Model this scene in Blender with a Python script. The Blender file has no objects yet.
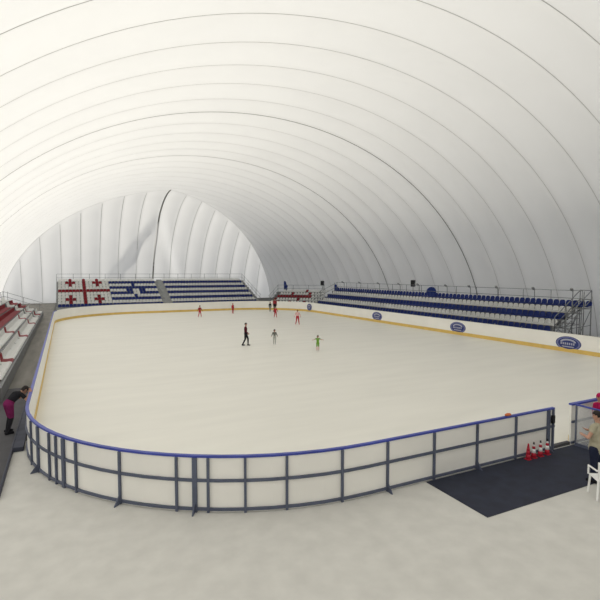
import bpy, bmesh, math, random
from mathutils import Vector, Matrix
random.seed(7)
C = bpy.context.scene.collection
PI = math.pi

# ------------------------------------------------------------------ camera, sky, sun, exposure
YAW = math.atan2(235, 473); PITCH = math.atan2(27, 473)
cam_d = bpy.data.cameras.new('camera'); cam = bpy.data.objects.new('camera', cam_d); C.objects.link(cam)
cam.location = (0, 0, 5.0)
cam.rotation_euler = (PI/2 - PITCH, 0, -YAW)
cam_d.sensor_width = 36; cam_d.lens = 36*473/600; cam_d.clip_end = 400; cam_d.clip_start = 0.05
bpy.context.scene.camera = cam

world = bpy.data.worlds.new('sky'); bpy.context.scene.world = world
world.use_nodes = True
bg = world.node_tree.nodes['Background']
# a bright hazy sky on the sun's side, duller and bluer away from it
_nt = world.node_tree
_tc = _nt.nodes.new('ShaderNodeTexCoord'); _dt = _nt.nodes.new('ShaderNodeVectorMath'); _dt.operation = 'DOT_PRODUCT'
_dt.inputs[1].default_value = (0.78, -0.62, 0.0)
_mr = _nt.nodes.new('ShaderNodeMapRange'); _mr.inputs[1].default_value = -0.9; _mr.inputs[2].default_value = 0.9
_cr = _nt.nodes.new('ShaderNodeValToRGB')
_cr.color_ramp.elements[0].color = (0.95, 0.97, 1.0, 1); _cr.color_ramp.elements[1].color = (0.15, 0.16, 0.175, 1)
_nt.links.new(_tc.outputs['Generated'], _dt.inputs[0]); _nt.links.new(_dt.outputs['Value'], _mr.inputs[0])
_nt.links.new(_mr.outputs[0], _cr.inputs[0]); _nt.links.new(_cr.outputs[0], bg.inputs[0])
bg.inputs[1].default_value = 0.72

sun_d = bpy.data.lights.new('sun', 'SUN'); sun = bpy.data.objects.new('sun', sun_d); C.objects.link(sun)
sun_d.energy = 3.0; sun_d.angle = 0.03; sun_d.color = (1.0, 0.945, 0.83)
sun.rotation_euler = (Vector((-0.63, 0.0, 0.77))).to_track_quat('Z', 'Y').to_euler()

vs = bpy.context.scene.view_settings
vs.view_transform = 'Standard'; vs.look = 'None'; vs.gamma = 1; vs.use_curve_mapping = False
vs.exposure = 0.42

# ------------------------------------------------------------------ materials
def mat(name, col, rough=0.6, var=0.06, scale=3.0, spec=0.3, metal=0.0, stretch=(1, 1, 1)):
    m = bpy.data.materials.new(name); m.use_nodes = True
    nt = m.node_tree; b = nt.nodes['Principled BSDF']
    b.inputs['Roughness'].default_value = rough
    b.inputs['Specular IOR Level'].default_value = spec
    b.inputs['Metallic'].default_value = metal
    tc = nt.nodes.new('ShaderNodeTexCoord'); mp = nt.nodes.new('ShaderNodeMapping'); mp.inputs['Scale'].default_value = stretch
    n = nt.nodes.new('ShaderNodeTexNoise'); n.inputs['Scale'].default_value = scale; n.inputs['Detail'].default_value = 4
    r = nt.nodes.new('ShaderNodeValToRGB')
    r.color_ramp.elements[0].position = 0.3; r.color_ramp.elements[1].position = 0.7
    r.color_ramp.elements[0].color = tuple(max(0, c*(1-var)) for c in col)+(1,)
    r.color_ramp.elements[1].color = tuple(min(1, c*(1+var)) for c in col)+(1,)
    nt.links.new(tc.outputs['Object'], mp.inputs[0]); nt.links.new(mp.outputs[0], n.inputs['Vector'])
    nt.links.new(n.outputs['Fac'], r.inputs[0]); nt.links.new(r.outputs[0], b.inputs['Base Color'])
    return m

def membrane(name, col, trans):
    m = bpy.data.materials.new(name); m.use_nodes = True; nt = m.node_tree; nt.nodes.clear()
    o = nt.nodes.new('ShaderNodeOutputMaterial'); mix = nt.nodes.new('ShaderNodeMixShader')
    d = nt.nodes.new('ShaderNodeBsdfDiffuse'); t = nt.nodes.new('ShaderNodeBsdfTranslucent')
    tc = nt.nodes.new('ShaderNodeTexCoord'); n = nt.nodes.new('ShaderNodeTexNoise'); n.inputs['Scale'].default_value = 0.25
    n.inputs['Detail'].default_value = 5
    r = nt.nodes.new('ShaderNodeValToRGB'); r.color_ramp.elements[0].position = .3; r.color_ramp.elements[1].position = .7
    r.color_ramp.elements[0].color = tuple(c*0.97 for c in col)+(1,); r.color_ramp.elements[1].color = tuple(col)+(1,)
    nt.links.new(tc.outputs['Object'], n.inputs['Vector']); nt.links.new(n.outputs['Fac'], r.inputs[0])
    nt.links.new(r.outputs[0], d.inputs[0]); nt.links.new(r.outputs[0], t.inputs[0])
    mix.inputs[0].default_value = trans
    nt.links.new(d.outputs[0], mix.inputs[1]); nt.links.new(t.outputs[0], mix.inputs[2]); nt.links.new(mix.outputs[0], o.inputs[0])
    return m

M = {}
M['membrane'] = membrane('white translucent membrane', (0.93, 0.93, 0.925), 0.42)
M['seam'] = mat('grey welded seam', (0.62, 0.62, 0.61), 0.7)
M['seam_dark'] = mat('dark joint strip', (0.24, 0.235, 0.22), 0.7)
M['ice'] = mat('skated ice', (0.80, 0.785, 0.715), 0.42, 0.035, 0.9, 0.25, 0, (0.25, 1.2, 1))
M['concrete_dark'] = mat('dark floor', (0.10, 0.105, 0.10), 0.8, 0.2, 1.5)
M['concrete_pale'] = mat('pale concrete', (0.62, 0.61, 0.57), 0.8, 0.06, 2.5)
M['walk'] = mat('grey brown walkway', (0.215, 0.205, 0.185), 0.8, 0.18, 0.8, 0.3, 0, (3, .4, 1))
M['mat_dark'] = mat('dark grey rubber mat', (0.075, 0.074, 0.08), 0.75, 0.12, 2.0)
M['mat_blue'] = mat('dark blue grey rubber', (0.055, 0.06, 0.085), 0.7, 0.15, 3.0)
M['mat_navy'] = mat('navy rubber mat', (0.022, 0.026, 0.045), 0.7, 0.2, 3.0)
M['board'] = mat('white board', (0.90, 0.885, 0.83), 0.4, 0.03, 1.0)
M['yellow'] = mat('yellow kick plate', (0.72, 0.50, 0.14), 0.5, 0.08, 2.0)
M['cap_blue'] = mat('blue cap rail', (0.055, 0.075, 0.36), 0.4, 0.1, 2.0)
M['steel_blue'] = mat('grey blue painted steel', (0.10, 0.115, 0.165), 0.5, 0.12, 3.0)
M['steel'] = mat('galvanised steel', (0.24, 0.25, 0.26), 0.45, 0.12, 5.0, 0.5, 0.3)
M['deck'] = mat('grey steel deck', (0.17, 0.175, 0.18), 0.6, 0.12, 3.0)
M['deck_light'] = mat('light grey deck', (0.34, 0.35, 0.35), 0.6, 0.12, 3.0)
M['seat_blue'] = mat('blue plastic', (0.025, 0.05, 0.25), 0.45, 0.08, 4.0)
M['seat_white'] = mat('white plastic', (0.93, 0.93, 0.91), 0.45, 0.04, 4.0)
M['seat_red'] = mat('red plastic', (0.36, 0.025, 0.04), 0.45, 0.1, 4.0)
M['black'] = mat('black paint', (0.012, 0.012, 0.014), 0.6, 0.2, 4.0)
M['duct'] = mat('blue duct fabric', (0.018, 0.04, 0.20), 0.7, 0.2, 3.0)
M['logo_dark'] = mat('logo dark blue', (0.03, 0.045, 0.19), 0.5, 0.05)
M['logo_mid'] = mat('logo lilac blue', (0.17, 0.19, 0.38), 0.5, 0.05)
M['logo_light'] = mat('logo silver', (0.42, 0.43, 0.52), 0.5, 0.05)
M['cone_red'] = mat('red cone', (0.50, 0.02, 0.045), 0.5, 0.06)
M['orange'] = mat('orange cloth', (0.62, 0.17, 0.06), 0.8, 0.1)
M['skin'] = mat('skin', (0.50, 0.28, 0.20), 0.6, 0.05)
M['hair'] = mat('dark hair', (0.018, 0.013, 0.012), 0.7, 0.2, 30)
M['brown_hair'] = mat('brown hair', (0.10, 0.05, 0.03), 0.7, 0.2, 30)
M['eye'] = mat('dark eye', (0.01, 0.01, 0.01), 0.3, 0)
M['lip'] = mat('lip', (0.38, 0.13, 0.11), 0.6, 0)
def cloth(n, c): M[n] = mat(n, c, 0.85, 0.12, 12.0, 0.1)
cloth('maroon cloth', (0.085, 0.012, 0.022)); cloth('black cloth', (0.018, 0.018, 0.022)); cloth('grey cloth', (0.17, 0.18, 0.16))
cloth('light grey cloth', (0.42, 0.43, 0.40)); cloth('green cloth', (0.17, 0.34, 0.055)); cloth('red cloth', (0.46, 0.025, 0.04))
cloth('pink cloth', (0.75, 0.48, 0.46)); cloth('magenta cloth', (0.17, 0.018, 0.085)); cloth('beige cloth', (0.40, 0.37, 0.27))
cloth('navy cloth', (0.02, 0.025, 0.05)); cloth('white cloth', (0.66, 0.66, 0.64)); cloth('dark red cloth', (0.28, 0.03, 0.04))
cloth('crimson cloth', (0.42, 0.015, 0.09)); cloth('purple cloth', (0.09, 0.04, 0.22))
g = bpy.data.materials.new('clear screen'); g.use_nodes = True; gnt = g.node_tree; gnt.nodes.clear()
_o = gnt.nodes.new('ShaderNodeOutputMaterial'); _m = gnt.nodes.new('ShaderNodeMixShader'); _t = gnt.nodes.new('ShaderNodeBsdfTransparent')
_d = gnt.nodes.new('ShaderNodeBsdfPrincipled'); _d.inputs['Base Color'].default_value = (.75, .76, .76, 1); _d.inputs['Roughness'].default_value = .25
_m.inputs[0].default_value = 0.30
gnt.links.new(_t.outputs[0], _m.inputs[1]); gnt.links.new(_d.outputs[0], _m.inputs[2]); gnt.links.new(_m.outputs[0], _o.inputs[0])
M['clear'] = g

# ------------------------------------------------------------------ helpers
def obj(name, bm, material, parent=None, smooth=False):
    bmesh.ops.recalc_face_normals(bm, faces=bm.faces)
    me = bpy.data.meshes.new(name); bm.to_mesh(me); bm.free()
    for m in (material if isinstance(material, (list, tuple)) else [material]): me.materials.append(m)
    if smooth:
        for p in me.polygons: p.use_smooth = True
    o = bpy.data.objects.new(name, me); C.objects.link(o)
    if parent: o.parent = parent
    return o
def tag(o, label, cat, group=None, kind=None):
    if label: o['label'] = label
    if cat: o['category'] = cat
    if group: o['group'] = group
    if kind: o['kind'] = kind
    return o
def thing(name, label, cat, loc=(0, 0, 0), rz=0, group=None):
    o = bpy.data.objects.new(name, None); C.objects.link(o); o.location = loc; o.rotation_euler = (0, 0, rz)
    o.empty_display_size = 0.2
    return tag(o, label, cat, group)
def struct(o, label): o['kind'] = 'structure'; o['label'] = label; return o
def box(bm, x0, x1, y0, y1, z0, z1, mi=0):
    v = [bm.verts.new(p) for p in ((x0,y0,z0),(x1,y0,z0),(x1,y1,z0),(x0,y1,z0),(x0,y0,z1),(x1,y0,z1),(x1,y1,z1),(x0,y1,z1))]
    for f in ((0,3,2,1),(4,5,6,7),(0,1,5,4),(1,2,6,5),(2,3,7,6),(3,0,4,7)):
        bm.faces.new([v[i] for i in f]).material_index = mi
def tube(bm, pts, r, n=8, mi=0):
    pts = [Vector(p) for p in pts]; rings = []
    for i, p in enumerate(pts):
        d = (pts[min(i+1, len(pts)-1)] - pts[max(i-1, 0)]).normalized()
        a = d.cross(Vector((0, 0, 1)))
        if a.length < 1e-3: a = d.cross(Vector((0, 1, 0)))
        a.normalize(); b = d.cross(a).normalized()
        rr = r[i] if isinstance(r, (list, tuple)) else r
        rings.append([bm.verts.new(p + (a*math.cos(t)+b*math.sin(t))*rr) for t in [2*PI*k/n for k in range(n)]])
    for A, B in zip(rings, rings[1:]):
        for k in range(n): bm.faces.new((A[k], A[(k+1) % n], B[(k+1) % n], B[k])).material_index = mi
    for R in (rings[0], rings[-1]): bm.faces.new(R).material_index = mi
def strip(bm, path, prof, closed=False, mi=0):
    """sweep a profile of (offset outward, z) along a flat path of (point, outward normal)"""
    rings = [[bm.verts.new((p[0]+n[0]*o, p[1]+n[1]*o, z)) for o, z in prof] for p, n in path]
    k = len(prof); m = len(rings)
    for i in range(m if closed else m-1):
        A, B = rings[i], rings[(i+1) % m]
        for j in range(k): bm.faces.new((A[j], B[j], B[(j+1) % k], A[(j+1) % k])).material_index = mi
    if not closed:
        bm.faces.new(rings[0]).material_index = mi; bm.faces.new(rings[-1]).material_index = mi
def rect(o0, o1, z0, z1): return [(o0, z0), (o1, z0), (o1, z1), (o0, z1)]

# ------------------------------------------------------------------ the air dome (ceiling and walls in one skin)
H = 17.0; W = 23.4; XC = 14.0; K = 0.8; YF = 70.0; YN = 4.0
RR = (W*W+H*H)/2/H
def w_at(z):
    z = min(max(z, 0), H)
    return .5*(W*math.sqrt(max(0, 1-(z/H)**2)) + math.sqrt(max(0, RR*RR-(z-(H-RR))**2)))
NL = 40
ZL = [H*math.sin(PI/2*i/NL) for i in range(NL+1)]           # levels from the ground up
PROF = [(w_at(z), z) for z in ZL]; PROF[-1] = (0.0, H)
PITCHS = 2.87
def sst(t): t = max(0, min(1, t)); return t*t*(3-2*t)
def outward(i):
    a = PROF[max(i-1, 0)]; b = PROF[min(i+1, NL)]
    d = Vector((b[0]-a[0], b[1]-a[1])); return Vector((d.y, -d.x)).normalized() if i < NL else Vector((0, 1))
full = [(-PROF[i][0], i, -1) for i in range(NL+1)] + [(PROF[i][0], i, 1) for i in range(NL-1, -1, -1)]
seamsY = [48.5 + PITCHS*k for k in range(-21, 15)]
SUB = 6
ys = []
for a, b in zip(seamsY, seamsY[1:]):
    for k in range(SUB): ys.append(a + (b-a)*k/SUB)
ys.append(seamsY[-1])
def bulge(y): 
    ph = ((y-48.5)/PITCHS) % 1.0
    return 0.20*math.sin(PI*ph)
bm = bmesh.new(); rows = []
for y in ys:
    row = []
    for x, i, s in full:
        yf = YF + K*abs(x); yn = YN - K*abs(x)
        yy = min(max(y, yn), yf); n = outward(i)
        d = bulge(y)*sst(min(yf-yy, yy-yn)/1.2) * sst(PROF[i][1]/2.0)
        row.append(bm.verts.new((XC + x + n.x*s*d, yy, PROF[i][1] + n.y*d)))
    rows.append(row)
for A, B in zip(rows, rows[1:]):
    for j in range(len(A)-1): bm.faces.new((A[j], A[j+1], B[j+1], B[j]))
bmesh.ops.remove_doubles(bm, verts=bm.verts, dist=0.002)
struct(obj('ceiling', bm, M['membrane'], smooth=True), 'white inflated membrane vault over the ice rink')
# rounded ends, seams running up and over them
seamsX = [14.0 + 2.9*k for k in range(-9, 10)]
xs = []
for a, b in zip(seamsX, seamsX[1:]):
    for k in range(SUB): xs.append(a-14 + (b-a)*k/SUB)
xs.append(seamsX[-1]-14)
def fold(x, z):
    # the tall three-cornered fold in the far end wall
    if z > 16.0: return 0
    t = (16.0-z)/11.6
    xl = 0.7 - 7.9*t**0.93; xr = 0.7 + 4.6*t
    if x < xl or x > xr: return 0
    return -0.8*sst((x-xl)/1.3)*sst((xr-x)/1.8)*sst(t*2.5)
for far in (True, False):
    bm = bmesh.new(); rows = []
    for i in range(NL+1):
        wz, z = PROF[i]; n = outward(i); row = []
        for x in xs:
            xx = min(max(x, -wz), wz)
            ph = (x/2.9) % 1.0
            d = 0.20*math.sin(PI*ph)*sst((wz-abs(xx))/1.2)*sst(z/2.0)
            if far: d += fold(xx, z)
            yo = K*wz + d*n.x
            row.append(bm.verts.new((XC+xx, YF+yo if far else YN-yo, z + d*n.y)))
        rows.append(row)
    for A, B in zip(rows, rows[1:]):
        for j in range(len(A)-1): bm.faces.new((A[j], A[j+1], B[j+1], B[j]))
    bmesh.ops.remove_doubles(bm, verts=bm.verts, dist=0.002)
    struct(obj('wall_back' if far else 'wall_front', bm, M['membrane'], smooth=True),
           'far end of the white membrane hall with upright seams' if far else 'near end of the white membrane hall')
# seam strips
def ring_pts(y):
    out = []
    for x, i, s in full:
        if YN-K*abs(x) <= y <= YF+K*abs(x): out.append(Vector((XC+x, y, PROF[i][1])))
        else: out.append(None)
    return out
def ribbon(bm, pts, wdt, d):
    # flat band lying just inside the skin
    prev = None
    for i, p in enumerate(pts):
        q = p + (Vector((XC, p.y, 2)) - p).normalized()*0.05
        cur = [bm.verts.new(q + d*wdt), bm.verts.new(q - d*wdt)]
        if prev: bm.faces.new((prev[0], cur[0], cur[1], prev[1]))
        prev = cur
def seam_runs(pts):
    run = []; out = []
    for p in pts:
        if p is None:
            if len(run) > 1: out.append(run)
            run = []
        else: run.append(p)
    if len(run) > 1: out.append(run)
    return out
n_trim = 0
for k, y in enumerate(seamsY):
    bold = abs(y-48.5) < .1 or abs(y-34.15) < .1
    bm = bmesh.new()
    for run in seam_runs(ring_pts(y)): ribbon(bm, run, 0.05 if bold else 0.025, Vector((0, 1, 0)))
    if not bm.verts: bm.free(); continue
    n_trim += 1
    struct(obj('trim_%d' % n_trim, bm, M['seam_dark'] if bold else M['seam']),
           'dark joint strip across the vault' if bold else 'grey welded seam across the vault')
for x in seamsX[1:-1]:
    bold = abs(x-14) < .1; bm = bmesh.new(); pts = []
    for wz, z in PROF:
        if wz >= abs(x-XC): pts.append(Vector((x, YF+K*wz+fold(x-XC, z)-0.06, z)))
    ribbon(bm, pts, 0.11 if bold else 0.04, Vector((1, 0, 0)))
    n_trim += 1
    struct(obj('trim_%d' % n_trim, bm, M['seam_dark'] if bold else M['seam']), 'upright seam in the far end wall')
for s in (-1, 1):
    bm = bmesh.new(); ribbon(bm, [Vector((XC+s*wz, YF+K*wz-0.05, z)) for wz, z in PROF], 0.035, Vector((0.7, -0.7*s, 0)))
    n_trim += 1
    struct(obj('trim_%d' % n_trim, bm, M['seam']), 'curved seam where the vault meets the far end wall')
# floor
bm = bmesh.new(); vv = []
bvs = [bm.verts.new((x, y, 0)) for x, y in ((XC-W-.3, YN-K*W-.3), (XC+W+.3, YN-K*W-.3), (XC+W+.3, YF+K*W+.3), (XC-W-.3, YF+K*W+.3))]
bm.faces.new(bvs)
struct(obj('floor', bm, M['concrete_dark']), 'dark floor around the rink')
bm = bmesh.new(); box(bm, -1.42, 36, -12, 16, 0, 0.012)
struct(obj('floor', bm, M['concrete_pale']), 'pale concrete floor at the near end of the rink')
bm = bmesh.new(); box(bm, -9.0, -1.43, -12, 88, 0, 0.02)
struct(obj('floor', bm, M['walk']), 'grey brown walkway beside the left boards')

# ------------------------------------------------------------------ rink
X0, X1, Y0, Y1 = -1.02, 28.25, 8.65, 60.8
RNL, RFL, RFR, RNR = 7.0, 9.0, 8.5, 7.0
def arc(cx, cy, r, a0, a1, n=14):
    return [((cx+r*math.cos(math.radians(a0+(a1-a0)*k/n)), cy+r*math.sin(math.radians(a0+(a1-a0)*k/n))),
             (math.cos(math.radians(a0+(a1-a0)*k/n)), math.sin(math.radians(a0+(a1-a0)*k/n)))) for k in range(n+1)]
near_left = [((12.28, Y0), (0, -1))] + arc(X0+RNL, Y0+RNL, RNL, 270, 180, 20)
left_far = arc(X0+RFL, Y1-RFL, RFL, 180, 90)
far_right = arc(X1-RFR, Y1-RFR, RFR, 90, 0)
right_near = arc(X1-RNR, Y0+RNR, RNR, 0, -90) + [((13.05, Y0), (0, -1))]
path_cap_blue = near_left + left_far[:3]
path_cap_white = left_far[2:] + far_right + right_near[:5]
path_cap_end = right_near[4:]
whole = near_left + left_far + far_right + right_near
bm = bmesh.new()
bm.faces.new([bm.verts.new((p[0], p[1], 0.03)) for p, n in whole])
# thin slab edge
ice = obj('ice_rink', bm, M['ice'])
tag(ice, 'pale scuffed sheet of ice filling the rounded rink', 'ice')
rb = thing('rink_boards', 'white rink boards with yellow kick strip circling the whole ice', 'rink boards', (14, 34, 0))
T = Matrix.Translation((-14, -34, 0))
def rpart(name, bm, m, smooth=False):
    bmesh.ops.transform(bm, matrix=T, verts=bm.verts); return obj(name, bm, m, rb, smooth)
bm = bmesh.new(); strip(bm, whole, rect(0.0, 0.06, 0.0, 1.17)); rpart('board_panel', bm, M['board'])
bm = bmesh.new(); strip(bm, whole, rect(-0.015, 0.0, 0.03, 0.28)); tag(rpart('kick_plate', bm, M['yellow']), 'yellow strip along the foot of the boards', None)
bm = bmesh.new(); strip(bm, path_cap_blue, rect(0.0, 0.085, 1.17, 1.215)); tag(rpart('cap_rail', bm, M['cap_blue']), 'blue cap rail', None)
bm = bmesh.new(); strip(bm, path_cap_white, rect(-0.02, 0.08, 1.17, 1.20)); tag(rpart('cap_rail', bm, M['board']), 'white cap rail', None)
bm = bmesh.new(); strip(bm, path_cap_end, rect(-0.03, 0.09, 1.17, 1.22)); tag(rpart('cap_rail', bm, M['cap_blue']), 'blue cap rail', None)
for zz in ((0.05, 0.11), (0.66, 0.72)):
    for pth in (near_left, right_near[6:]):
        bm = bmesh.new(); strip(bm, pth, rect(0.06, 0.10, *zz)); rpart('rail', bm, M['steel_blue'])
post_xy = [(5.98-math.sqrt(49-(15.65-y)**2), y) for y in (13.95, 13.35, 12.7, 12.4, 12.12, 11.72, 10.72, 9.87, 9.66, 9.52)] + [
           (3.26, 9.12), (4.09, 8.87), (5.31, 8.68), (6.49, 8.65), (7.87, 8.65), (9.29, 8.65), (10.71, 8.65), (12.02, 8.65), (12.22, 8.65),
           (14.6, 8.65), (16.1, 8.65), (17.6, 8.65), (19.1, 8.65), (20.6, 8.65)]
thick = {1, 4, 8, 17}
for i, (x, y) in enumerate(post_xy):
    c = Vector((X0+RNL, Y0+RNL)); v = Vector((x, y))
    if x < X0+RNL: n = (v-c).normalized(); p = c + n*RNL
    else: n = Vector((0, -1)); p = Vector((x, Y0))
    hw = 0.05 if i in thick else 0.026; t = Vector((-n.y, n.x)); bm = bmesh.new()
    def ptx(a, b, z): q = p + t*a + n*b; return (q.x, q.y, z)
    vs_ = [bm.verts.new(ptx(a, b, z)) for z in (0.0, 1.17) for a, b in ((-hw, .06), (hw, .06), (hw, .11), (-hw, .11))]
    for f in ((0,1,2,3),(4,5,6,7),(0,1,5,4),(1,2,6,5),(2,3,7,6),(3,0,4,7)): bm.faces.new([vs_[k] for k in f])
    # foot bracket: a sloping gusset standing on the floor
    if i not in (1, 6, 8, 13, 15, 17, 20, 22): rpart('post', bm, M['steel_blue']); continue
    g_ = [bm.verts.new(ptx(a, b, z)) for a in (-.012, .012) for b, z in ((.11, 0.0), (.27, 0.0), (.27, .03), (.11, .22))]
    for f in ((0,1,2,3),(4,5,6,7),(0,1,5,4),(1,2,6,5),(2,3,7,6),(3,0,4,7)): bm.faces.new([g_[k] for k in f])
    rpart('post', bm, M['steel_blue'])
# latch on the gate posts
bm = bmesh.new(); box(bm, 12.10, 12.20, 8.49, 8.55, .80, 1.02); rpart('latch', bm, M['black'])
bm = bmesh.new(); box(bm, 12.28, 13.05, 8.60, 8.70, 0.0, 0.10); rpart('threshold', bm, M['mat_dark'])
# oval emblems on the right boards
def oval(yc, zc, ry, rz_, x=None, ang=0):
    root = None
    layers = [(1.0, M['logo_dark']), (0.93, M['logo_mid']), (0.80, M['logo_dark'])]
    e = None
    for k, (s, m) in enumerate(layers):
        bm = bmesh.new(); n = 32; off = 0.006*(k+1)
        f = [bm.verts.new((0, ry*s*math.cos(2*PI*j/n), rz_*s*math.sin(2*PI*j/n))) for j in range(n)]
        f2 = [bm.verts.new((-off, v.co.y, v.co.z)) for v in f]
        bm.faces.new(f); bm.faces.new(f2)
        for j in range(n): bm.faces.new((f[j], f[(j+1) % n], f2[(j+1) % n], f2[j]))
        if k == 0:
            e = obj('emblem', bm, m, rb); e.location = ((x or X1)-14-0.0, yc-34, zc); e.rotation_euler = (0, 0, ang)
        else: obj('emblem_ring' if k == 1 else 'emblem_field', bm, m, e)
    # silver lettering band and a lighter arched sweep above it
    bm = bmesh.new()
    def patch(pts):
        a = [bm.verts.new((-0.020, p[0]*ry, p[1]*rz_)) for p in pts]; b = [bm.verts.new((-0.026, p[0]*ry, p[1]*rz_)) for p in pts]
        bm.faces.new(a); bm.faces.new(b)
        for j in range(len(a)): bm.faces.new((a[j], a[(j+1) % len(a)], b[(j+1) % len(a)], b[j]))
    top = [(0.62*math.cos(t), 0.16+0.50*math.sin(t)) for t in [PI*j/10 for j in range(11)]]
    bot = [(0.46*math.cos(t), 0.16+0.26*math.sin(t)) for t in [PI*j/10 for j in range(10, -1, -1)]]
    patch(top+bot)
    for j in range(7):   # short upright strokes, the unreadable lettering
        yy = -0.5 + j*0.165
        patch([(yy, -0.20), (yy+.10, -0.20), (yy+.10, 0.10), (yy, 0.10)])
    patch([(-.42, -.55), (.42, -.55), (.50, -.40), (-.50, -.40)])
    obj('emblem_lettering', bm, M['logo_light'], e)
for yc, zc in ((18.95, 0.58), (28.3, 0.62), (39.3, 0.62)): oval(yc, zc, 0.84, 0.44)
oval(53.8, 0.62, 0.50, 0.44, x=X1-0.18, ang=math.radians(10))

# walkway mats, bench mat
def slab(name, label, cat, x0, x1, y0, y1, z0, z1, m):
    bm = bmesh.new(); box(bm, x0, x1, y0, y1, z0, z1); bmesh.ops.bevel(bm, geom=bm.edges[:], offset=min(.01, (z1-z0)*.3), segments=1, affect='EDGES')
    return tag(obj(name, bm, m), label, cat)
slab('rubber_mat', 'long dark grey rubber mat on the left walkway beside the bending woman', 'mat', -2.35, -1.46, 9.0, 23.5, 0.02, 0.035, M['mat_dark'])
slab('rubber_mat', 'navy rubber matting on the floor behind the near boards at the gate', 'mat', 7.6, 19.0, 6.7, 8.53, 0.012, 0.03, M['mat_navy'])
bm = bmesh.new(); box(bm, -1.42, -1.16, 15.1, 20.2, 0, .14); box(bm, -1.45, -1.41, 12.0, 20.2, 0, .16)
bmesh.ops.bevel(bm, geom=bm.edges[:], offset=.01, segments=1, affect='EDGES')
tag(obj('floor_kerb', bm, M['mat_blue']), 'low dark blue kerb step squeezed between left walkway and boards', 'kerb')

# ------------------------------------------------------------------ grandstands
def seat_mesh(name, m, wdt=0.43, back=0.34, deep=1.0):
    """a moulded shell seat: dished pan, curved back, skirt.  faces local +Y, origin at the foot of the shell"""
    bm = bmesh.new(); prof = [(0.20, 0.02), (0.205, 0.07), (0.14, 0.085), (0.0, 0.065), (-0.13, 0.075), (-0.18, 0.12), (-0.205, 0.24), (-0.215, back)]
    cols = [-1, -0.7, 0, 0.7, 1]; rows_ = []
    for k, (y, z) in enumerate(prof):
        row = []; y *= deep; z = z if k < 6 else z*back/.34 if k == 6 else z
        for c in cols:
            up = 0.03*abs(c)**2 if 1 < k < 5 else 0
            fw = 0.045*abs(c)**2 if k >= 5 else 0
            w = wdt/2*(1.0 if k < 6 else (0.97 if k == 6 else 0.72))
            zz = z + up - (0.035*abs(c)**3 if k == len(prof)-1 else 0)
            row.append(bm.verts.new((c*w, y+fw, zz)))
        rows_.append(row)
    for A, B in zip(rows_, rows_[1:]):
        for j in range(4): bm.faces.new((A[j], A[j+1], B[j+1], B[j]))
    r = bmesh.ops.solidify(bm, geom=bm.faces[:], thickness=0.018)
    box(bm, -wdt*.42, wdt*.42, -0.17, 0.17, 0.0, 0.05)
    bmesh.ops.recalc_face_normals(bm, faces=bm.faces)
    me = bpy.data.meshes.new(name); bm.to_mesh(me); bm.free(); me.materials.append(m)
    for p in me.polygons: p.use_smooth = False
    return me
SM = {c: seat_mesh('stadium_seat', M['seat_'+c], 0.38, 0.36, 1.2) for c in ('blue', 'white', 'red')}
SMW = {c: seat_mesh('stadium_seat', M['seat_'+c], 0.475, 0.45, 1.35) for c in ('blue', 'white', 'red')}
NSEAT = {'n': 0}; FAR = []
NEAR_SEATS = 48.0        # beyond this distance from the camera the seats are one mass
def seat(c, loc, rz, label, group, meshes=SM):
    if (Vector(loc)-Vector((0, 0, 5))).length > NEAR_SEATS*(1.08 if loc[0] > 10 else 1.0): FAR.append((c, loc, rz, meshes)); return
    o = bpy.data.objects.new('stadium_seat', meshes[c]); C.objects.link(o)
    o.location = loc; o.rotation_euler = (0, 0, rz); tag(o, label, 'seat', group); NSEAT['n'] += 1
def seat_mass():
    bm = bmesh.new()
    for c, loc, rz, meshes in FAR:
        b2 = bmesh.new(); b2.from_mesh(meshes[c]); bmesh.ops.transform(b2, matrix=Matrix.Translation(loc) @ Matrix.Rotation(rz, 4, 'Z'), verts=b2.verts)
        for f in b2.faces: f.material_index = ('white', 'blue', 'red').index(c)
        t_ = bpy.data.meshes.new('t'); b2.to_mesh(t_); b2.free(); bm.from_mesh(t_); bpy.data.meshes.remove(t_)
    tag(obj('stadium_seats', bm, [M['seat_white'], M['seat_blue'], M['seat_red']]), 'distant white, blue and red plastic seats in rows around the far half of the rink', 'seats', None, 'stuff')

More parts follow.
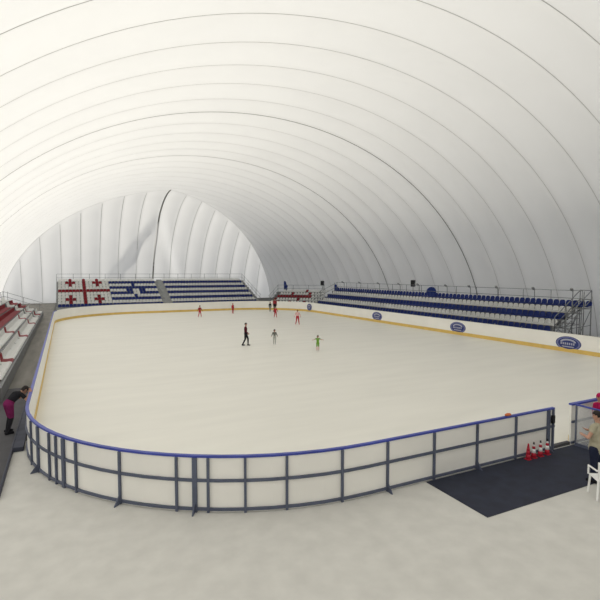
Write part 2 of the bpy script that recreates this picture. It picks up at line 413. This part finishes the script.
def stand(label, loc, rz, L0, L1, n, z0, rise, run, group=None, rails=True, deck='deck', ends=True, rail_h=1.0, end_rail=(True, True), gap=2.0):
    """local frame: rows run along X from L0 to L1, step up towards -Y, audience faces +Y; row k centre at y=-k*run"""
    t = thing('grandstand', label, 'grandstand', loc, rz, group)
    for k in range(n):
        bm = bmesh.new(); zt = z0+k*rise; y = -k*run
        box(bm, L0, L1, y-run*.5, y+run*.5, zt-.05, zt)
        box(bm, L0, L1, y+run*.5-.03, y+run*.5, zt-rise+0.0 if k else max(.02, zt-.55), zt-.05)
        obj('tread', bm, M[deck], t)
    m = max(2, int((L1-L0)/gap))
    for i in range(m+1):
        x = L0 + (L1-L0)*i/m; bm = bmesh.new()
        yb = -(n-1)*run-run*.5; zt = z0+(n-1)*rise
        yy = run*.4
        tube(bm, [(x, yy, 0.0), (x, yy, z0-.05)], .03, 6); tube(bm, [(x, yb+.05, 0.0), (x, yb+.05, zt-.05)], .03, 6)
        tube(bm, [(x, yy, z0-.1), (x, yb+.05, zt-.1)], .035, 6); tube(bm, [(x, yy, .15), (x, yb+.05, .15)], .025, 6)
        if n > 3:
            ym = (yy+yb)/2; tube(bm, [(x, ym, 0.0), (x, ym, z0+(n-1)*rise*.5-.1)], .03, 6)
            tube(bm, [(x, yy, .15), (x, ym, z0+(n-1)*rise*.5-.1)], .02, 6); tube(bm, [(x, ym, .15), (x, yb+.05, zt-.1)], .02, 6)
        obj('support_frame', bm, M['steel'], t)
    if rails:
        yb = -(n-1)*run-run*.5; zt = z0+(n-1)*rise
        bm = bmesh.new()
        for h in (rail_h, rail_h*.5): tube(bm, [(L0, yb, zt+h), (L1, yb, zt+h)], .022, 6)
        rl = obj('back_railing', bm, M['steel'], t)
        for i in range(m+1):
            x = L0 + (L1-L0)*i/m; bm = bmesh.new(); tube(bm, [(x, yb, zt-.2), (x, yb, zt+rail_h)], .025, 6); obj('post', bm, M['steel'], rl)
        for on, x in zip(end_rail, (L0, L1)):
            if not on: continue
            bm = bmesh.new()
            for h in (rail_h, rail_h*.5): tube(bm, [(x, yb, zt+h), (x, run*.4, z0+h)], .022, 6)
            er = obj('end_railing', bm, M['steel'], t)
            for k in range(0, n, 2):
                bm = bmesh.new(); tube(bm, [(x, -k*run, z0+k*rise-.05), (x, -k*run, z0+k*rise+rail_h)], .022, 6); obj('post', bm, M['steel'], er)
    return t
ordn = ['bottom', 'second', 'third', 'fourth', 'top']

# right-hand stand: rows along Y, faces -X.  local +Y -> world -X : rz = +90deg ; local X -> world Y
RX, RZ0, RRISE, RRUN = 30.2, 0.84, 0.43, 0.76
sr = stand('long grey steel grandstand behind the right boards, five rows', (RX, 0, 0), PI/2, 21.6, 56.2, 5, RZ0, RRISE, RRUN, end_rail=(False, True), gap=2.4, rail_h=1.15)
rcol = ['blue', 'white', 'blue', 'white', 'blue']
for k in range(5):
    y = 21.75 + (0 if k < 4 else -1.0)
    nn = int((56.1-y)/0.5)
    for i in range(nn):
        seat(rcol[k], (RX+k*RRUN, y+.25+i*.5, RZ0+k*RRISE), PI/2, '%s plastic seat in the near half of the %s row of the right-hand stand' % (rcol[k], ordn[k]), '%s seats, %s row of right stand' % (rcol[k], ordn[k]), SMW)
# stair and scaffold end at the near end of that stand
st = thing('stair_frame', 'tall grey steel stair frame at the near end of the right-hand stand', 'stair', (RX+1.6, 21.8, 0))
bm = bmesh.new(); box(bm, 1.05, 1.82, -0.85, 0.08, 2.43, 2.47); obj('landing', bm, M['deck_light'], st)
for x, top in ((-0.9, 1.9), (0.3, 2.75), (1.0, 3.7), (1.85, 3.75)):
    for y in (-0.85, -0.02):
        bm = bmesh.new(); tube(bm, [(x, y, 0), (x, y, top)], .035, 8); obj('upright', bm, M['steel'], st)
for y in (-0.85, -0.02):
    for h0, h1 in ((1.9, 3.75), (1.3, 3.1)):
        bm = bmesh.new(); tube(bm, [(-0.9, y, h0), (1.85, y, h1)], .03, 8); obj('hand_rail', bm, M['steel'], st)
    bm = bmesh.new(); tube(bm, [(-0.9, y, .2), (1.85, y, .2)], .025, 8); tube(bm, [(0.3, y, .2), (1.85, y, 2.4)], .025, 8); tube(bm, [(-0.9, y, 1.2), (1.0, y, .2)], .02, 8); tube(bm, [(-.9, y, 1.1), (1.85, y, 1.25)], .025, 8); obj('brace', bm, M['steel'], st)
for i in range(5):
    bm = bmesh.new(); box(bm, -0.85+i*.37, -0.55+i*.37, -0.82, -0.05, .75+i*.34, .78+i*.34); obj('step', bm, M['deck'], st)
bm = bmesh.new()
for h in (3.1, 3.75): tube(bm, [(1.85, -0.85, h), (1.85, 0, h)], .03, 8)
obj('top_rail', bm, M['steel'], st)

# far stand: faces -Y. local +Y -> world -Y : rz = pi ; local X -> -world X
FY, FZ0, FRISE, FRUN = 62.6, 0.94, 0.325, 0.80
FX0, FX1 = -0.95, 24.75
fstand = stand('grey steel grandstand beyond the far boards, ten rows of coloured seats', (0, FY, 0), PI, -FX1, -FX0, 10, FZ0, FRISE, FRUN, deck='deck_light', gap=1.9)
def flag_col(r, c):      # r 1..10 from the top, c 0..14 from the left
    if r == 10: return 'blue'
    if r == 5 or c == 7: return 'red'
    for cr in (2, 8):
        for cc in (3, 11):
            if (r == cr and abs(c-cc) <= 1) or (c == cc and abs(r-cr) <= 1): return 'red'
    return 'white'
def stripe_col(r, c):
    col = 'blue' if r % 2 == 0 else 'white'
    if (r, c) in ((6, 8), (6, 7)): return 'white'
    if (r, c) in ((5, 5), (5, 6), (5, 9), (5, 10), (3, 7), (7, 7)): return 'blue'
    return col
SP = 0.405
def far_seat(r, x, c, where):
    k = 10-r; FAR.append((c, (x, FY+k*FRUN, FZ0+k*FRISE), PI, SM))
for r in range(1, 11):
    for c in range(15): far_seat(r, -0.6+SP*c, flag_col(r, c), 'flag')
    for c in range(15): far_seat(r, 5.5+SP*c, stripe_col(r, c), 'mid')
    for c in range(29): far_seat(r, 12.75+SP*c, 'blue' if r % 2 == 0 else 'white', 'right')
# stair aisle between the seat blocks
bm = bmesh.new()
for k in range(20):
    z = FZ0-0.17+k*FRISE/2; y = FY-FRUN*.5+k*FRUN/2
    box(bm, 11.75, 12.45, y-.02, y+FRUN/2-.02, z, z+.20)
bmesh.ops.transform(bm, matrix=(Matrix.Translation((0, FY, 0)) @ Matrix.Rotation(PI, 4, 'Z')).inverted(), verts=bm.verts)
obj('aisle_steps', bm, M['deck_light'], fstand)

# corner stand, white and red, facing the near left
CXs, CYs = 28.2, 60.9; ca = math.radians(180-45)
stand('small grey grandstand in the far right corner with white and red seats', (CXs, CYs, 0), ca, -4.5, 2.7, 5, 0.72, 0.37, 0.78, end_rail=(True, True))
cf = Matrix.Rotation(ca, 4, 'Z')
pat = ['wwrwwwrwwwwrwwww', 'rwwwwwwwrwwwwwww', 'rrrrrrrrrrrrwwww', 'wwwwrwwwwwrwwwww', 'wwwwwwwwrwwwwwww']
for k in range(5):
    for i in range(16):
        p = cf @ Vector((2.35-.2*k-i*.44, -k*.78, 0)); c = 'white' if pat[k][i] == 'w' else 'red'
        seat(c, (CXs+p.x, CYs+p.y, 0.72+k*.37), ca, '%s plastic seat in the small stand in the far right corner' % c, '%s seats of the corner stand' % c)

# left stand, faces +X : local +Y -> +X : rz=-90deg ; local X -> -Y
LX, LZ0, LRISE, LRUN = -2.66, 0.62, 0.335, 0.76
stand('grey steel grandstand along the left walkway with white and red rows', (LX, 0, 0), -PI/2, -61.0, -21.0, 5, LZ0, LRISE, LRUN, end_rail=(True, False), gap=2.5)
for k in range(5):
    ystart = [22.5, 27.5, 35, 40, 45][k]
    i = 0; y = ystart
    while y < 60.4:
        if 52.6 < y < 54.0 or 56.3 < y < 57.2: y += .47; continue
        c = 'white'
        if k < 2 and (min(abs(y-a) for a in ((46.4, 37.2, 26.9, 55.6) if k == 0 else (47.2, 37.0, 28.0, 55.6))) < .5): c = 'red'
        if k in (2, 3) and (y < 52.6 or y > 57): c = 'red'
        seat(c, (LX-k*LRUN, y, LZ0+k*LRISE), -PI/2, '%s plastic seat in the near half of the %s row of the left stand' % (c, ordn[k]), '%s seats, %s row of left stand' % (c, ordn[k]), SMW)
        y += .48

seat_mass()
# ------------------------------------------------------------------ lights on posts, speakers, ducts behind the right stand
yb = RX + 4*RRUN + RRUN*.5
def pole_light(y, label):
    t = thing('pole_light', label, 'light', (yb+.12, y, 0), 0, 'short pole lights along the back of the right stand')
    bm = bmesh.new(); tube(bm, [(0, 0, 0), (0, 0, 3.55), (-.05, 0, 3.72), (-.30, -.12, 3.82)], .03, 8); obj('pole', bm, M['steel'], t)
    bm = bmesh.new(); box(bm, -.17, .17, -.10, .10, -.05, .05); bmesh.ops.bevel(bm, geom=bm.edges[:], offset=.02, segments=2, affect='EDGES')
    o = obj('lamp_head', bm, M['deck_light'], t); o.location = (-.38, -.16, 3.78); o.rotation_euler = (0, .5, .4)
for y in (22.4, 25.6, 29.2, 32.3, 35.3, 39.4, 42.6, 46.5, 50.5, 54.5): pole_light(y, 'short grey pole light behind the top row of the right stand')
def speaker(x, y, z, label, w=.55, h=.72):
    t = thing('loudspeaker', label, 'loudspeaker', (x, y, 0), 0.6)
    bm = bmesh.new(); box(bm, -w/2, w/2, -.2, .2, z-h/2, z+h/2); bmesh.ops.bevel(bm, geom=bm.edges[:], offset=.03, segments=2, affect='EDGES'); obj('cabinet', bm, M['black'], t)
    bm = bmesh.new(); bmesh.ops.create_cone(bm, cap_ends=True, segments=20, radius1=.18, radius2=.14, depth=.03, matrix=Matrix.Translation((0, -.215, z-.08)) @ Matrix.Rotation(PI/2, 4, 'X')); obj('cone', bm, M['deck'], t)
    bm = bmesh.new(); tube(bm, [(0, 0, 0), (0, 0, z-h/2)], .035, 8); obj('pole', bm, M['steel'], t)
speaker(34.4, 41.2, 3.86, 'black loudspeaker on a pole behind the middle of the right stand')
speaker(34.6, 62.1, 3.48, 'black loudspeaker on a pole between the corner stand and right stand', .5, .7)
def duct(x, y, z, s, label, rz, round_=False):
    t = thing('duct_hood', label, 'duct', (x, y, 0), rz)
    bm = bmesh.new()
    # sloping hood, high at the front and running down to the floor behind
    pr = [(-.45, 0), (.75, 0), (.55, .35), (-.12, z+.5*s), (-.35, z+.62*s), (-.45, z+.5*s)] if not round_ else [(-.3, 0), (1.1, 0), (.9, .6), (.25, z+.45), (-.2, z+.45), (-.3, z+.3)]
    a = [bm.verts.new((px_, -.35*s, pz)) for px_, pz in pr]; b = [bm.verts.new((px_, .35*s, pz)) for px_, pz in pr]
    bm.faces.new(a); bm.faces.new(b)
    for j in range(len(a)): bm.faces.new((a[j], a[(j+1) % len(a)], b[(j+1) % len(a)], b[j]))
    bmesh.ops.recalc_face_normals(bm, faces=bm.faces); bmesh.ops.bevel(bm, geom=bm.edges[:], offset=.06, segments=2, affect='EDGES')
    obj('hood', bm, M['duct'], t)
    bm = bmesh.new(); r = .5 if round_ else .3
    bmesh.ops.create_cone(bm, cap_ends=True, segments=24, radius1=r, radius2=r*.9, depth=.35, matrix=Matrix.Translation((-.1, -.45*s, z)) @ Matrix.Rotation(PI/2, 4, 'X'))
    obj('duct_mouth', bm, M['duct'], t)
duct(34.5, 38.3, 3.05, 1.0, 'round dark blue fan duct rising behind the middle of the right stand', -.6, True)
duct(34.2, 57.0, 2.75, 1.15, 'blue slanted duct hood at the far end of the right stand', -.45)
duct(32.3, 69.9, 2.85, 1.45, 'tall blue slanted duct hood behind the far corner stand', -.45)

# ------------------------------------------------------------------ bench screen by the gate
sc = thing('bench_screen', 'clear side screen with blue top rail at the gate opening, right edge', 'screen', (13.1, 7.4, 0))
bm = bmesh.new(); box(bm, -.02, .02, 1.05, 1.09, 0.012, 1.2); obj('post', bm, M['steel_blue'], sc)
bm = bmesh.new(); box(bm, -.03, .03, -.9, -.84, 0.03, 1.2); obj('post', bm, M['steel_blue'], sc)
bm = bmesh.new(); box(bm, -.03, .03, -.9, 1.09, 1.2, 1.24); obj('top_rail', bm, M['cap_blue'], sc)
bm = bmesh.new(); box(bm, -.03, .03, -.84, 1.06, 0.03, .12); obj('bottom_rail', bm, M['steel_blue'], sc)
bm = bmesh.new(); box(bm, -.006, .006, -.84, 1.06, .12, 1.2); obj('panel', bm, M['clear'], sc)

# marker cones
def cone(x, y, label, allred=False, rz=0):
    t = thing('marker_cone', label, 'cone', (x, y, .03), rz, None if allred else 'red and white marker cones behind the near boards')
    bm = bmesh.new(); box(bm, -.075, .075, -.075, .075, 0, .02); bmesh.ops.bevel(bm, geom=[e for e in bm.edges], offset=.006, segments=1, affect='EDGES'); obj('base', bm, M['cone_red'], t)
    segs = [(.02, .062, .14, .054, 'cone_red'), (.14, .054, .25, .044, 'cone_red' if allred else 'seat_white'), (.25, .044, .32, .034, 'cone_red'), (.32, .034, .37, .024, 'cone_red' if allred else 'seat_white'), (.37, .026, .43, .018, 'cone_red' if allred else 'black')]
    for i, (z0, r0, z1, r1, m) in enumerate(segs):
        bm = bmesh.new(); bmesh.ops.create_cone(bm, cap_ends=True, segments=16, radius1=r0, radius2=r1, depth=z1-z0, matrix=Matrix.Translation((0, 0, (z0+z1)/2)))
        obj(['body', 'band', 'body', 'band', 'tip'][i], bm, M[m], t, True)
cone(10.96, 8.37, 'plain red marker cone, leftmost of the row behind near boards', True)
for x in (11.19, 11.46, 11.74): cone(x, 8.38, 'red and white banded marker cone with dark tip behind the near boards')
# orange bundle on the cap
bm = bmesh.new(); bmesh.ops.create_icosphere(bm, subdivisions=3, radius=1)
for v in bm.verts:
    v.co += Vector((math.sin(v.co.y*5), math.cos(v.co.x*6), math.sin(v.co.x*4+v.co.y*3)))*.12
    v.co = Vector((v.co.x*.12, v.co.y*.05, max(v.co.z, -.7)*.035+.022))
o = obj('cloth_bundle', bm, M['orange'], None, True); o.location = (10.45, 8.62, 1.222); tag(o, 'small crumpled orange cloth on the blue cap of the near boards', 'cloth')

# white plastic chair behind the man
ch = thing('plastic_chair', 'white plastic chair in the near right corner behind the standing man', 'chair', (10.62, 6.2, .012), -0.6)
bm = bmesh.new(); box(bm, -.22, .22, -.22, .22, .42, .45); bmesh.ops.bevel(bm, geom=bm.edges[:], offset=.012, segments=2, affect='EDGES'); obj('seat', bm, M['seat_white'], ch)
bm = bmesh.new(); 
for i in range(5): box(bm, -.20+i*.085, -.14+i*.085, -.24, -.215, .5, .80)
box(bm, -.22, .22, -.25, -.205, .78, .86); box(bm, -.22, -.19, -.245, -.21, .45, .8); box(bm, .19, .22, -.245, -.21, .45, .8)
obj('backrest', bm, M['seat_white'], ch)
for sx in (-1, 1):
    for sy in (-1, 1):
        bm = bmesh.new(); tube(bm, [(sx*.22, sy*.22, 0), (sx*.19, sy*.19, .43)], [.02, .026], 8); obj('leg', bm, M['seat_white'], ch)
    bm = bmesh.new(); tube(bm, [(sx*.23, .2, .44), (sx*.24, .18, .64), (sx*.24, -.2, .67), (sx*.21, -.23, .68)], .02, 8); obj('armrest', bm, M['seat_white'], ch)

# ------------------------------------------------------------------ people
def capsule(bm, a, b, ra, rb, wide=(1, 0, 0), sx=1.0, n=14):
    a = Vector(a); b = Vector(b); d = (b-a); L = d.length
    d = d/L if L > 1e-5 else Vector((0, 0, 1))
    wv = Vector(wide); wv = wv - d*wv.dot(d)
    if wv.length < 1e-3: wv = d.orthogonal()
    wv.normalize(); u = d.cross(wv)
    st_ = []
    for k in range(1, 5): t = PI/2*k/4; st_.append((-ra*math.cos(t), ra*math.sin(t)))
    for k in range(0, 4): t = PI/2*k/4; st_.append((L+rb*math.sin(t), rb*math.cos(t)))
    p0 = bm.verts.new(a-d*ra); p1 = bm.verts.new(b+d*rb); rings = []
    for s, r in st_:
        rings.append([bm.verts.new(a+d*s+(wv*math.cos(2*PI*j/n)*sx+u*math.sin(2*PI*j/n))*r) for j in range(n)])
    for A, B in zip(rings, rings[1:]):
        for j in range(n): bm.faces.new((A[j], A[(j+1) % n], B[(j+1) % n], B[j]))
    for j in range(n):
        bm.faces.new((p0, rings[0][(j+1) % n], rings[0][j])); bm.faces.new((p1, rings[-1][j], rings[-1][(j+1) % n]))

BASE = dict(pelvis=(0, 0, .95), waist=(0, .0, 1.10), chest=(0, .0, 1.29), neck=(0, -.01, 1.47), head=(0, .015, 1.615),
            shl=(-.175, -.01, 1.41), shr=(.175, -.01, 1.41), ell=(-.225, -.03, 1.13), elr=(.225, -.03, 1.13),
            wrl=(-.235, .05, .89), wrr=(.235, .05, .89), hil=(-.09, 0, .91), hir=(.09, 0, .91),
            knl=(-.10, .02, .50), knr=(.10, .02, .50), anl=(-.10, -.01, .09), anr=(.10, -.01, .09))
def person(label, x, y, z, face, h, pose, wear, hair='hair', hair_name='hair', voxel=.016, child=False, group=None, width=1.0, long_hair=False):
    """wear: region -> (part name, material).  regions: torso, hips, uarm, farm, thigh, shin, foot"""
    J = {k: Vector(v) for k, v in BASE.items()}
    for k, v in pose.items(): J[k] = Vector(v)
    s = h/1.72
    hs = 1.28 if child else 1.0
    hd = (J['head']-J['neck']).normalized()
    lat = Vector((1, 0, 0)); fwd = lat.cross(hd)*-1 if lat.cross(hd).y < 0 else lat.cross(hd)
    if 'gaze' in pose: fwd = (J['gaze'] - hd*J['gaze'].dot(hd)).normalized(); lat = fwd.cross(hd)
    P = []   # region, a, b, ra, rb, wide, sx
    def add(reg, a, b, ra, rb, wide=(1, 0, 0), sx=1.0): P.append((reg, Vector(a), Vector(b), ra, rb, wide, sx))
    slat = (J['shr']-J['shl']).normalized()
    add('hips', J['pelvis'], J['pelvis'].lerp(J['waist'], .5), .118*width, .105*width, slat, 1.32)
    add('torso', J['pelvis'].lerp(J['waist'], .6), J['waist'], .103*width, .10*width, slat, 1.3)
    add('torso', J['waist'], J['chest'], .10*width, .115*width, slat, 1.38)
    add('torso', J['chest'], J['chest'].lerp(J['neck'], .45), .112*width, .085, slat, 1.5)
    add('torso', J['shl'], J['shr'], .058, .058)
    add('neckpart', J['neck'].lerp(J['chest'], .15), J['head']-hd*.06, .052, .050)
    hc = J['head']+hd*(.02*hs)
    add('head', hc-hd*.03*hs+fwd*.0, hc+hd*.035*hs-fwd*.008, .076*hs, .084*hs, lat, .93)
    add('head', hc-hd*.075*hs+fwd*.035*hs, hc-hd*.03*hs+fwd*.02, .042*hs, .06*hs, lat, .95)     # jaw
    add('head', hc-hd*.005*hs+fwd*.085*hs, hc-hd*.03*hs+fwd*.097*hs, .009*hs, .014*hs)              # nose
    for sg in (-1, 1): add('head', hc+lat*sg*.074*hs-hd*.025*hs, hc+lat*sg*.082*hs+hd*.012*hs-fwd*.008, .011*hs, .016*hs)   # ears
    for q, sg in (('l', -1), ('r', 1)):
        sh, el, wr, hi, kn, an = (J[n+q] for n in ('sh', 'el', 'wr', 'hi', 'kn', 'an'))
        add('sleeve', sh, sh.lerp(el, .5), .056, .050); add('uarm', sh.lerp(el, .5), el, .048, .041)
        add('farm', el, wr, .041, .028)
        d = (wr-el).normalized(); side = d.cross(Vector((0, 0, 1)))
        side = side.normalized() if side.length > .1 else Vector((1, 0, 0))
        if abs(d.z) > .75: side = Vector((0, 1, 0)); 
        up_ = side.cross(d).normalized()
        add('hand', wr, wr+d*.07, .026, .030, side, 1.35)
        for f in range(4):
            off = (f-1.5)*.021; ln = (.062, .075, .080, .066)[f]
            k0 = wr+d*.085+side*off; k1 = k0+d*ln*.5+up_*.008; k2 = k1+d*ln*.45+up_*.022
            add('hand', k0, k1, .0095, .009); add('hand', k1, k2, .009, .008)
        t0 = wr+d*.03+side*.032; t1 = t0+d*.035+side*.030; add('hand', t0, t1, .012, .011); add('hand', t1, t1+d*.03+up_*.008, .011, .009)
        add('thigh', hi, kn.lerp(hi, .1), .088*width, .060); add('shin', kn, kn.lerp(an, .35), .056, .054); add('shin', kn.lerp(an, .35), an, .054, .036)
        tz = an.z-.045; fo = pose.get('foot'+q, Vector((0, 1, 0))); fo = Vector(fo).normalized()
        add('foot'+q, an-fo*.04-Vector((0, 0, .04)), an+fo*.14-Vector((0, 0, .055)), .042, .032, (1, 0, 0), 1.1)
    bm = bmesh.new()
    for reg, a, b, ra, rb, wd, sx in P: capsule(bm, a, b, ra, rb, wd, sx)
    me = bpy.data.meshes.new('tmp'); bm.to_mesh(me); bm.free()
    tmp = bpy.data.objects.new('tmp', me); C.objects.link(tmp)
    md = tmp.modifiers.new('r', 'REMESH'); md.mode = 'VOXEL'; md.voxel_size = voxel
    sm = tmp.modifiers.new('s', 'SMOOTH'); sm.factor = .5; sm.iterations = 2 if voxel > .01 else 3
    dg = bpy.context.evaluated_depsgraph_get(); dg.update()
    body_me = bpy.data.meshes.new_from_object(tmp.evaluated_get(dg)); body_me.name = 'body'
    bpy.data.objects.remove(tmp); bpy.data.meshes.remove(me)
    zmin = min(v.co.z for v in body_me.vertices)
    root = thing('person', label, 'person', (x, y, z), math.atan2(-face[0], face[1]), group)
    root.scale = (s, s, s)
    def finish(o): o.location = (0, 0, -zmin); return o
    body_me.materials.clear(); body_me.materials.append(M['skin'])
    for p in body_me.polygons: p.use_smooth = True
    ob = bpy.data.objects.new('body', body_me); C.objects.link(ob); ob.parent = root; finish(ob)
    def region(c):
        best = None; bd = 9
        for reg, a, b, ra, rb, wd, sx in P:
            ab = b-a; t = max(0, min(1, (c-a).dot(ab)/max(ab.length_squared, 1e-9)))
            dd = (c-(a+ab*t)).length - (ra+(rb-ra)*t)*(1+(sx-1)*.5)
            if dd < bd: bd = dd; best = reg
        return best
    regs = [region(p.center) for p in body_me.polygons]
    groups = {}
    for pi_, p in enumerate(body_me.polygons):
        rg = regs[pi_]
        if rg == 'head':
            q = p.center-hc; zz = q.dot(hd); yy = q.dot(fwd)
            low = -.02 if not long_hair else -.12
            if zz > .045*hs or (yy < -.012*hs and zz > low*hs-.01) or (yy < .03*hs and zz > .02*hs): groups.setdefault((hair_name, hair), []).append(pi_)
        elif rg in wear: groups.setdefault(wear[rg], []).append(pi_)
    for (pn, mn), ids in groups.items():
        bm = bmesh.new(); bm.from_mesh(body_me); bm.faces.ensure_lookup_table()
        keep = set(ids); bmesh.ops.delete(bm, geom=[f for f in bm.faces if f.index not in keep], context='FACES')
        bm.normal_update(); off = .016 if pn in ('hair', 'hood') else .009
        if pn == 'skirt': off = .02
        for v in bm.verts: v.co += v.normal*off
        o = obj(pn.strip(), bm, M[mn], root, True); finish(o)
        so = o.modifiers.new('thickness', 'SOLIDIFY'); so.thickness = .008; so.offset = -.6
    # eyes and mouth
    for sg in (-1, 1):
        bm = bmesh.new(); bmesh.ops.create_uvsphere(bm, u_segments=10, v_segments=8, radius=.0105*hs)
        c_ = hc + hd*.008*hs + lat*sg*.030*hs + fwd*.073*hs
        bmesh.ops.translate(bm, vec=c_, verts=bm.verts); finish(obj('eye', bm, M['eye'], root, True))
    bm = bmesh.new(); capsule(bm, hc-hd*.062*hs+fwd*.078*hs-lat*.016, hc-hd*.062*hs+fwd*.078*hs+lat*.016, .006, .006, (0, 0, 1), 1, 8)
    finish(obj('mouth', bm, M['lip'], root, True))
    return root
def suit(top, bot, shoe='black cloth', short=False, sleeve=True, names=('top', 'trousers', 'skate')):
    w = {'torso': (names[0], top), 'sleeve': (names[0], top), 'hips': (names[1], bot), 'thigh': (names[1], bot), 'shin': (names[1], bot), 'footl': (names[2], shoe), 'footr': (names[2]+' ', shoe)}
    if sleeve: w['uarm'] = w['farm'] = (names[0], top)
    return w
walk = dict(knl=(-.10, .16, .52), anl=(-.10, .16, .09), knr=(.10, -.02, .50), anr=(.10, -.22, .12), ell=(-.23, -.08, 1.13), wrl=(-.22, .08, .93), elr=(.23, .04, 1.13), wrr=(.22, .22, 1.0))
stride = dict(knl=(-.13, .10, .52), anl=(-.20, .10, .09), knr=(.13, -.02, .50), anr=(.22, -.10, .10), ell=(-.30, -.0, 1.16), wrl=(-.36, .10, .98), elr=(.30, .0, 1.16), wrr=(.36, .10, .98))
tpose = dict(ell=(-.37, 0, 1.30), wrl=(-.56, .06, 1.27), elr=(.37, 0, 1.30), wrr=(.56, .06, 1.27))
ZI = .03
person('person in dark maroon jacket and black trousers walking across the ice', 11.0, 30.5, ZI, (.85, -.5), 1.54, walk, suit('maroon cloth', 'black cloth'), voxel=.014)
person('small child in grey standing on the ice with arms held away', 12.97, 30.1, ZI, (-.3, -1), 1.02, dict(ell=(-.27, -.0, 1.17), wrl=(-.36, .05, .98), elr=(.27, 0, 1.17), wrr=(.36, .05, .98)),
       suit('grey cloth', 'light grey cloth', 'white cloth'), child=True)
gw = suit('green cloth', 'green cloth', 'white cloth', names=('tunic', 'tunic', 'skate')); gw['shin'] = ('stockings', 'pink cloth'); gw.pop('uarm'); gw.pop('farm')
person('small child in bright green tunic with both arms stretched out', 14.33, 26.3, ZI, (-.4, -1), 0.98, tpose, gw, child=True)
person('child in red top and dark red trousers, leftmost skater on the far ice', 13.5, 52.5, ZI, (.3, -1), 1.28, stride, suit('dark red cloth', 'red cloth', 'white cloth'), hair='brown_hair', child=True)
person('child all in red gliding close to the far boards', 18.5, 55.9, ZI, (.3, -1), 1.18, {}, suit('red cloth', 'red cloth', 'red cloth'), hair='red cloth', hair_name='hood', child=True)
person('child in bright red suit in front of the group by the far corner', 20.9, 48.2, ZI, (-.5, -1), 1.2, stride, suit('red cloth', 'red cloth', 'white cloth'), child=True)
person('adult in black trousers and red and dark jacket behind the red suited child', 23.9, 55.3, ZI, (-.5, -1), 1.72, {}, suit('dark red cloth', 'black cloth'), width=1.15)
person('small child in dark clothes standing left of the adult by the far corner', 23.75, 56.5, ZI, (-.2, -1), 1.2, {}, suit('black cloth', 'grey cloth'), child=True)
pw = suit('pink cloth', 'red cloth', 'pink cloth')
person('child in pale pink top and red trousers with legs apart near the corner emblem', 19.98, 40.75, ZI, (-.5, -1), 1.40, stride, pw, hair='brown_hair')
# woman leaning on the left boards
lean = dict(pelvis=(0, -.10, .93), waist=(0, -.0, 1.05), chest=(0, .14, 1.17), neck=(0, .28, 1.22), head=(0, .39, 1.29), shl=(-.165, .24, 1.18), shr=(.165, .24, 1.18),
            ell=(-.22, .36, 1.0), elr=(.22, .36, 1.0), wrl=(-.10, .50, 1.185), wrr=(.10, .50, 1.185), hil=(-.09, -.10, .90), hir=(.09, -.10, .90),
            knl=(-.12, -.02, .49), knr=(.10, -.07, .49), anl=(-.15, -.10, .09), anr=(.12, -.20, .09), gaze=Vector((0, 1, -.3)))
ww = {'torso': ('top', 'black cloth'), 'sleeve': ('top', 'black cloth'), 'hips': ('skirt', 'magenta cloth'), 'thigh': ('skirt', 'magenta cloth'), 'shin': ('leggings', 'black cloth'), 'footl': ('shoe', 'black cloth'), 'footr': ('shoe ', 'black cloth')}
person('woman in black top and magenta shorts bending forward against the left boards', -1.58, 17.02, .035, (.87, .5), 1.68, lean, ww, voxel=.009, long_hair=True, width=1.05)
# man behind the near boards
mp_ = dict(pelvis=(0, 0, .86), waist=(0, 0, 1.06), hil=(-.09, 0, .83), hir=(.09, 0, .83), knl=(-.10, .02, .46), knr=(.10, .02, .46), elr=(.33, .04, 1.15), wrr=(.13, .23, 1.20), ell=(-.33, .06, 1.15), wrl=(-.13, .25, 1.12), gaze=Vector((-.35, 1, -.15)))
mw = {'torso': ('tshirt', 'beige cloth'), 'sleeve': ('tshirt', 'beige cloth'), 'hips': ('tshirt', 'beige cloth'), 'thigh': ('trousers', 'navy cloth'), 'shin': ('trousers', 'navy cloth'), 'footl': ('shoe', 'black cloth'), 'footr': ('shoe ', 'black cloth')}
person('man in beige t-shirt and dark trousers standing with folded arms behind the near boards', 11.22, 6.74, .03, (-.18, .98), 1.68, mp_, mw, voxel=.009, width=1.35)
person('person in crimson hooded jacket at the right edge beyond the bench screen', 13.88, 8.3, .03, (-.2, -1), 1.42, {}, suit('crimson cloth', 'black cloth', names=('jacket', 'trousers', 'shoe')), hair='crimson cloth', hair_name='hood', child=True)
print('seats', NSEAT['n'])
